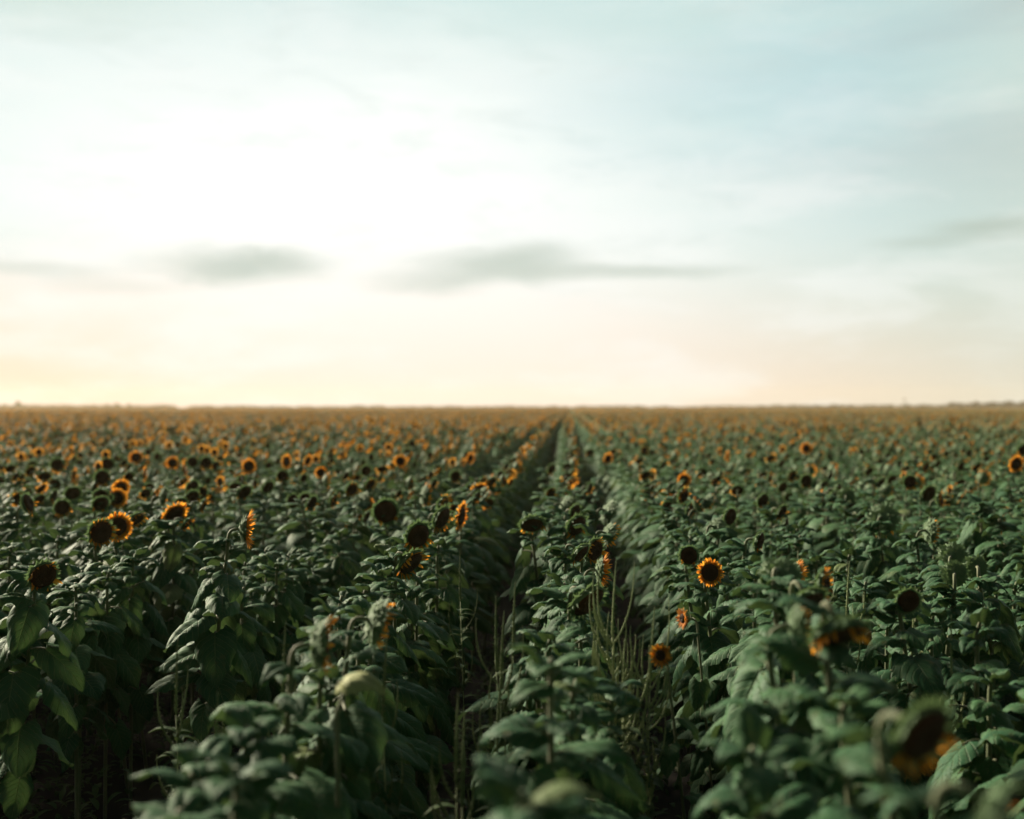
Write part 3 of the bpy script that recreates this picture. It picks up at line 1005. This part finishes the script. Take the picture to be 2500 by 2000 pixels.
pos = []; idx = []; rot = []; scl = []
nA, nB, nC = len(mid_mbs), len(low_mbs), len(patch_mbs)
for p in rest:
    pos.append((p['root'].x, p['root'].y, 0)); idx.append(vr.randrange(nA) if vr.random() < .35 + .02 * p['D'] else vr.randrange(10)); rot.append(vr.gauss(0, .25)); scl.append(vr.uniform(.93, 1.06))
yc = 30.0
for k in range(-110, 100):
    x0 = ROW0 + PITCHX * k - (.08 if k < 0 else 0)
    y = 30.0 + vr.uniform(0, .3)
    if abs(x0) > .5 * 30 + 3: y = max(y, (abs(x0) - 3) / .48)
    while y < 150:
        y += vr.gauss(.29, .04) if y < 70 else .36
        lim_r, lim_l = (2500 - 1390) / F, 1390 / F
        if x0 > y * (lim_r + .05) + 2 or x0 < -y * (lim_l + .05) - 2: continue
        lod = 0 if y < 42 else 1
        pos.append((x0 + vr.gauss(0, .05), y, 0)); idx.append(vr.randrange(nA) if lod == 0 else nA + vr.randrange(nB))
        rot.append(vr.gauss(0, .3)); scl.append(vr.uniform(.93, 1.06) * (1.0 if vr.random() > .02 else 1.12))
y = 151.5
while y < 950:
    w = 4 * PITCHX
    for k in range(-170, 150):
        x = ROW0 - PITCHX * .5 + k * w
        if x > y * .40 or x < -y * .49: continue
        pos.append((x, y, vr.gauss(0, .03))); idx.append(nA + nB + vr.randrange(nC)); rot.append(0 if vr.random() < .5 else math.pi * 0); scl.append(vr.uniform(.97, 1.05))
    y += 3.0 if y < 350 else 3.6
print("field instances", len(pos))

lib = lib_collection("field_library", mid_mbs + low_mbs + patch_mbs)
me = bpy.data.meshes.new("sunflower_field"); me.from_pydata(pos, [], [])
a = me.attributes.new("pick", 'INT', 'POINT'); a.data.foreach_set('value', np.array(idx, dtype=np.int32))
a = me.attributes.new("spin", 'FLOAT', 'POINT'); a.data.foreach_set('value', np.array(rot, dtype=np.float32))
a = me.attributes.new("size", 'FLOAT', 'POINT'); a.data.foreach_set('value', np.array(scl, dtype=np.float32))
for m_ in MATS: me.materials.append(m_)
field = obj("sunflower_field", me)
field['kind'] = 'stuff'; field['label'] = 'distant sunflowers in rows stretching to the horizon'; field['category'] = 'sunflower field'
ng = bpy.data.node_groups.new("field_instances", 'GeometryNodeTree')
ng.interface.new_socket("Geometry", in_out='INPUT', socket_type='NodeSocketGeometry')
ng.interface.new_socket("Geometry", in_out='OUTPUT', socket_type='NodeSocketGeometry')
gi = ng.nodes.new('NodeGroupInput'); go = ng.nodes.new('NodeGroupOutput')
ci = ng.nodes.new('GeometryNodeCollectionInfo'); ci.inputs['Collection'].default_value = lib
ci.inputs['Separate Children'].default_value = True; ci.inputs['Reset Children'].default_value = True
ip = ng.nodes.new('GeometryNodeInstanceOnPoints'); ip.inputs['Pick Instance'].default_value = True


def named(n, t):
    x = ng.nodes.new('GeometryNodeInputNamedAttribute'); x.data_type = t; x.inputs[0].default_value = n
    return x.outputs[0]


cx = ng.nodes.new('ShaderNodeCombineXYZ'); ng.links.new(named('spin', 'FLOAT'), cx.inputs[2])
er = ng.nodes.new('FunctionNodeEulerToRotation'); ng.links.new(cx.outputs[0], er.inputs[0])
ng.links.new(gi.outputs[0], ip.inputs['Points']); ng.links.new(ci.outputs[0], ip.inputs['Instance'])
ng.links.new(named('pick', 'INT'), ip.inputs['Instance Index']); ng.links.new(er.outputs[0], ip.inputs['Rotation'])
cs = ng.nodes.new('ShaderNodeCombineXYZ'); sz = named('size', 'FLOAT')
for i in range(3): ng.links.new(sz, cs.inputs[i])
ng.links.new(cs.outputs[0], ip.inputs['Scale']); ng.links.new(ip.outputs[0], go.inputs[0])
md = field.modifiers.new("instances", 'NODES'); md.node_group = ng


# ------------------------------------------------------------------ trees at the far edge of the field
def crown_mb(r, w, d, h, z0, n, leaf):
    mb = MB()
    lobes = [(r.uniform(-.6, .6) * w, r.uniform(-.5, .5) * d, r.uniform(.35, .8) * h, r.uniform(.35, .6)) for _ in range(7)]
    for _ in range(n):
        lx, ly, lz, s = r.choice(lobes)
        v = Vector((r.gauss(0, 1), r.gauss(0, 1), r.gauss(0, 1))).normalized() * r.uniform(.6, 1.0) ** .5
        c = Vector((lx + v.x * w * s, ly + v.y * d * s, z0 + max(.05, lz + v.z * h * s * .7)))
        nn = (v + Vector((r.gauss(0, .5), r.gauss(0, .5), r.gauss(0, .5)))).normalized()
        a = nn.orthogonal().normalized() * leaf * r.uniform(.6, 1.3); b = nn.cross(a)
        mb.add([c - a - b * .6, c + a - b * .6, c + b], [(0, 1, 2)], smooth=False)
    return mb


tr = random.Random(4)


def far_tree(u, wpx, hpx, D, label):
    """hpx is height above the horizon line of the photo"""
    P = at(u, 994, D)
    H = CAM_H + 1.3 * hpx / F * D; w = wpx / 2 / F * D
    root = bpy.data.objects.new("tree", None); link(root); root.location = (P.x, P.y, 0)
    root['label'] = label; root['category'] = 'tree'; root['group'] = 'trees along the far edge of the field'
    mb = MB(); tube(mb, [(0, 0, -.1), (.2, 0, H * .35), (.1, .1, H * .7)], [.035 * H, .028 * H, .012 * H], 7)
    tube(mb, [(.2, 0, H * .35), (w * .35, 0, H * .62)], [.02 * H, .008 * H], 5); tube(mb, [(.2, 0, H * .35), (-w * .35, .1, H * .6)], [.02 * H, .008 * H], 5)
    obj("trunk", mb.mesh("trunk", [M['bark']]), root)
    obj("crown", crown_mb(tr, w * .72, w * .7, H * .72, H * .22, 900, H * .07).mesh("crown", [M['tree']]), root)


T = [(45, 17, 11, 930, 'lone round tree standing highest on the far left horizon'), (184, 7, 3, 960, 'tiny tree between the lone round tree and the wide grove'),
     (220, 14, 3.5, 990, 'small low tree just left of the wide grove on the horizon'), (262, 24, 7, 960, 'broad tree forming the left part of the wide grove'),
     (288, 20, 8, 960, 'tallest tree of the wide grove on the left horizon'), (318, 24, 6.5, 960, 'broad tree at the right end of the wide grove'),
     (145, 26, 2.6, 990, 'low bushy tree right of the lone round tree'), (342, 14, 3, 980, 'small tree trailing off right of the grove'),
     (1723, 14, 3.5, 960, 'small tree on the horizon right of the vanishing furrow'), (2134, 16, 6, 950, 'rounded tree left of the faint mast on the right horizon'),
     (2180, 12, 5, 950, 'small tree just left of the faint mast'), (2250, 24, 6, 940, 'tree between the faint mast and the dark right grove'),
     (2380, 30, 12, 930, 'dark tree at the left end of the right grove'), (2420, 34, 13, 930, 'second dark tree of the right grove'),
     (2462, 34, 13, 930, 'third dark tree of the right grove'), (2500, 30, 12, 930, 'dark tree of the right grove cut by the picture edge'),
     (2030, 30, 4.5, 960, 'low wide tree on the right horizon'), (2080, 26, 5, 960, 'low tree left of the rounded one on the right horizon')]
for t in T: far_tree(*t)
# continuous far hedge / woodland line
mb = MB()
x = -700.0
while x < 620:
    wd = tr.uniform(8, 22); D = 1010 + tr.uniform(-15, 15)
    side = abs(x + 40) / 500
    h = 3.5 + tr.uniform(0, 1.1) + 1.3 * min(1.3, side) ** 1.3 + (1.1 if x > 150 else 0) + (2.0 if x > 290 else 0) + (.5 if x < -270 else 0)
    mb.join(crown_mb(tr, wd * .8, 6, h * .66, 0.0, 420, 1.0), Matrix.Translation((x, D, 0)))
    x += wd * .8
o = obj("treeline", mb.mesh("treeline", [M['tree']])); o['kind'] = 'stuff'; o['label'] = 'thin dark line of far woodland along the horizon'; o['category'] = 'far woodland'
# faint mast
P = at(2208, 994, 940)
root = bpy.data.objects.new("mast", None); link(root); root.location = (P.x, P.y, 0)
root['label'] = 'faint thin mast with a small tank rising over the right horizon'; root['category'] = 'mast'
mb = MB(); tube(mb, [(0, 0, 0), (0, 0, 8)], [.25, .16], 8); obj("pole", mb.mesh("pole", [M['metal']]), root)
mb = MB(); tube(mb, [(0, 0, 7.4), (0, 0, 7.7), (0, 0, 8.6), (0, 0, 9.0)], [.3, .9, .9, .2], 12); obj("tank", mb.mesh("tank", [M['metal']]), root)

# ------------------------------------------------------------------ light: sky with thin cloud, soft low sun on the left
SUN_EL, SUN_AZ = 25.0, -50.0     # azimuth measured from the view direction, negative = left
sd = Vector((math.sin(R_(SUN_AZ)), math.cos(R_(SUN_AZ)), 0))
sd = Matrix.Rotation(YAW, 3, 'Z') @ sd
sun_dir = (sd * math.cos(R_(SUN_EL)) + Vector((0, 0, math.sin(R_(SUN_EL))))).normalized()
ld = bpy.data.lights.new("sun", 'SUN'); lo = bpy.data.objects.new("sun", ld); link(lo)
ld.energy = 5.0; ld.angle = R_(12); ld.color = (1.0, 0.88, 0.68)
lo.rotation_euler = (-sun_dir).to_track_quat('-Z', 'Y').to_euler()

world = bpy.data.worlds.new("World"); sc.world = world; world.use_nodes = True
nt = world.node_tree; nt.nodes.clear()
tc = N(nt, 'ShaderNodeTexCoord')
sky = N(nt, 'ShaderNodeTexSky', sky_type='NISHITA'); sky.sun_disc = False
sky.sun_elevation = R_(SUN_EL); sky.sun_rotation = math.atan2(sun_dir.x, sun_dir.y)
sky.dust_density = 1.6; sky.ozone_density = 1.5
skyc = mixc(nt, 1.0, sky.outputs[0], (0.07, 0.07, 0.07), 'MULTIPLY')
# direction relative to the furrows: azimuth (deg from camera axis, + right) and elevation (deg)
rotn = N(nt, 'ShaderNodeVectorRotate', rotation_type='Z_AXIS'); rotn.inputs['Angle'].default_value = -YAW
nt.links.new(tc.outputs['Generated'], rotn.inputs['Vector'])
sp = N(nt, 'ShaderNodeSeparateXYZ'); nt.links.new(rotn.outputs[0], sp.inputs[0])
AZ = math_n(nt, 'MULTIPLY', math_n(nt, 'ARCTAN2', sp.outputs[0], sp.outputs[1]), 57.2958)
EL = math_n(nt, 'MULTIPLY', math_n(nt, 'ARCSINE', sp.outputs[2]), 57.2958)
cv = N(nt, 'ShaderNodeCombineXYZ')
nt.links.new(math_n(nt, 'MULTIPLY', AZ, 0.045), cv.inputs[0]); nt.links.new(math_n(nt, 'MULTIPLY', EL, 0.17), cv.inputs[1])


def noise(scale, detail=4, rough=.55, offs=0.0, dist=0.0):
    n = N(nt, 'ShaderNodeTexNoise'); n.noise_dimensions = '4D'; n.inputs['W'].default_value = offs
    n.inputs['Scale'].default_value = scale; n.inputs['Detail'].default_value = detail; n.inputs['Roughness'].default_value = rough
    n.inputs['Distortion'].default_value = dist
    nt.links.new(cv.outputs[0], n.inputs['Vector']); return n.outputs[0]


def smooth(x, a, b, lo_=0.0, hi=1.0):
    n = N(nt, 'ShaderNodeMapRange', interpolation_type='SMOOTHSTEP')
    n.inputs[1].default_value = a; n.inputs[2].default_value = b; n.inputs[3].default_value = lo_; n.inputs[4].default_value = hi
    nt.links.new(x, n.inputs[0]); return n.outputs[0]


nA_ = noise(1.0, 5, .55, 1.3, .4); nB_ = noise(2.6, 5, .6, 4.7, .3); nC_ = noise(5.5, 6, .6, 9.1, .6)
AZn = math_n(nt, 'ADD', AZ, math_n(nt, 'MULTIPLY', math_n(nt, 'SUBTRACT', nA_, .5), 14))
ELn = math_n(nt, 'ADD', EL, math_n(nt, 'MULTIPLY', math_n(nt, 'SUBTRACT', nB_, .5), 7))


def blob(az, el, ra, re, warp=1.0, soft=1.0, tilt=0.0):
    """soft ellipse in azimuth/elevation, edges broken by the noise"""
    dx = math_n(nt, 'SUBTRACT', AZ, az); dy = math_n(nt, 'SUBTRACT', EL, el)
    dy = math_n(nt, 'SUBTRACT', dy, math_n(nt, 'MULTIPLY', dx, tilt))
    dx = math_n(nt, 'ADD', dx, math_n(nt, 'MULTIPLY', math_n(nt, 'SUBTRACT', nB_, .5), warp * ra * 1.6))
    dy = math_n(nt, 'ADD', dy, math_n(nt, 'MULTIPLY', math_n(nt, 'SUBTRACT', nC_, .5), warp * re * 1.8))
    d = math_n(nt, 'SQRT', math_n(nt, 'ADD', math_n(nt, 'POWER', math_n(nt, 'DIVIDE', dx, ra), 2.0), math_n(nt, 'POWER', math_n(nt, 'DIVIDE', dy, re), 2.0)))
    return smooth(d, 1.0 + .5 * soft, 1.0 - .95 * soft)


# thin cloud sheet lit by the hidden sun: brightest left of centre, thinner and bluer to the right and overhead
glow = smooth(math_n(nt, 'ABSOLUTE', math_n(nt, 'ADD', AZn, 8)), 34, 2)
hi = smooth(ELn, 22.5, 9)
sheet = mixc(nt, math_n(nt, 'MULTIPLY', glow, hi), (0.57, 0.77, 0.74), (1.10, 1.12, 1.08))
warm = smooth(EL, 8.5, 0.0)
leftw = smooth(AZ, 8, -26)
warmc = mixc(nt, leftw, (0.88, 0.77, 0.62), (1.10, 0.76, 0.57))
midw = smooth(math_n(nt, 'ABSOLUTE', math_n(nt, 'ADD', AZ, 3)), 22, 2)
warmc = mixc(nt, midw, warmc, (1.06, 0.91, 0.80))
sheet = mixc(nt, math_n(nt, 'MULTIPLY', warm, .92), sheet, warmc)
# streaks
sheet = mixc(nt, smooth(nB_, .45, .66, 0, .5), sheet, (1.02, 1.05, 1.02))
sheet = mixc(nt, math_n(nt, 'MULTIPLY', smooth(nC_, .48, .70, 0, .26), smooth(EL, 3, 8)), sheet, (0.66, 0.76, 0.72))
cover = math_n(nt, 'SUBTRACT', 0.93, math_n(nt, 'MULTIPLY', math_n(nt, 'MULTIPLY', smooth(AZn, -2, 24), smooth(EL, 4, 14)), smooth(nA_, .62, .38, .05, .45)), clamp=True)
col = mixc(nt, cover, skyc, sheet)
# blue gap upper right
col = mixc(nt, math_n(nt, 'MULTIPLY', blob(13, 13.5, 11, 3.2, .7, .9, .1), .5), col, (0.50, 0.73, 0.76))
col = mixc(nt, math_n(nt, 'MULTIPLY', blob(4, 16.6, 12, 1.6, .7, .9, -.05), .40), col, (0.56, 0.76, 0.74))
col = mixc(nt, math_n(nt, 'MULTIPLY', blob(-20, 16.6, 7, 1.6, .7, .9), .40), col, (0.62, 0.74, 0.66))
col = mixc(nt, math_n(nt, 'MULTIPLY', smooth(AZ, 13, 25), .55), col, (0.68, 0.74, 0.65))
# low grey clouds
grey = (0.47, 0.56, 0.49)
for (az, el, ra, re, k) in ((-11.6, 6.0, 3.9, .85, .78), (-10.2, 6.3, 2.2, .5, .3), (-.4, 6.1, 4.3, .80, .78), (-3.8, 5.35, 2.9, .55, .50), (1.2, 6.7, 2.4, .6, .45), (5.4, 5.85, 4.2, .36, .60), (20.4, 7.3, 3.2, .50, .85), (17.5, 6.8, 2.4, .3, .5), (-20.0, 5.6, 4.0, .40, .40), (-17.0, 5.0, 3.0, .35, .25)):
    col = mixc(nt, math_n(nt, 'MULTIPLY', blob(az, el, ra, re, 1.0, .9), k * .88), col, grey)
# behind the camera and overhead the dusk sky is dimmer
backw = smooth(math_n(nt, 'ABSOLUTE', AZ), 30, 105)
dim = math_n(nt, 'SUBTRACT', 1.0, math_n(nt, 'MULTIPLY', backw, .80))
dim = math_n(nt, 'MULTIPLY', dim, smooth(EL, 22, 52, 1.0, 0.38))
cmb = N(nt, 'ShaderNodeCombineColor'); [nt.links.new(dim, cmb.inputs[i]) for i in range(3)]
col = mixc(nt, 1.0, col, cmb.outputs[0], 'MULTIPLY')
bg = N(nt, 'ShaderNodeBackground'); nt.links.new(col, bg.inputs[0]); bg.inputs[1].default_value = 0.455
wo = N(nt, 'ShaderNodeOutputWorld'); nt.links.new(bg.outputs[0], wo.inputs[0])
world.cycles.sampling_method = 'MANUAL'; world.cycles.sample_map_resolution = 512

# ------------------------------------------------------------------ air
hz = MB(); X0, X1, Y0, Y1, Z0, Z1 = -750, 700, -12, 1080, -1.2, 16
hz.add([(X0, Y0, Z0), (X1, Y0, Z0), (X1, Y1, Z0), (X0, Y1, Z0), (X0, Y0, Z1), (X1, Y0, Z1), (X1, Y1, Z1), (X0, Y1, Z1)],
       [(0, 3, 2, 1), (4, 5, 6, 7), (0, 1, 5, 4), (1, 2, 6, 5), (2, 3, 7, 6), (3, 0, 4, 7)], smooth=False)
hm_, hnt = new_mat("evening_haze")
pv = N(hnt, 'ShaderNodeVolumePrincipled'); pv.inputs['Color'].default_value = (1.0, 0.84, 0.58, 1); pv.inputs['Density'].default_value = 0.00027; pv.inputs['Anisotropy'].default_value = 0.3
ho = N(hnt, 'ShaderNodeOutputMaterial'); hnt.links.new(pv.outputs[0], ho.inputs['Volume'])
o = obj("haze", hz.mesh("haze", [hm_])); o['kind'] = 'stuff'; o['label'] = 'thin warm evening haze over the field'; o['category'] = 'haze'

# ------------------------------------------------------------------ view
sc.view_settings.view_transform = 'Standard'; sc.view_settings.look = 'None'
sc.view_settings.exposure = 1.15; sc.view_settings.gamma = 1.0
sc.render.engine = 'CYCLES'
sc.cycles.max_bounces = 6; sc.cycles.diffuse_bounces = 3; sc.cycles.transmission_bounces = 4
sc.cycles.use_denoising = True
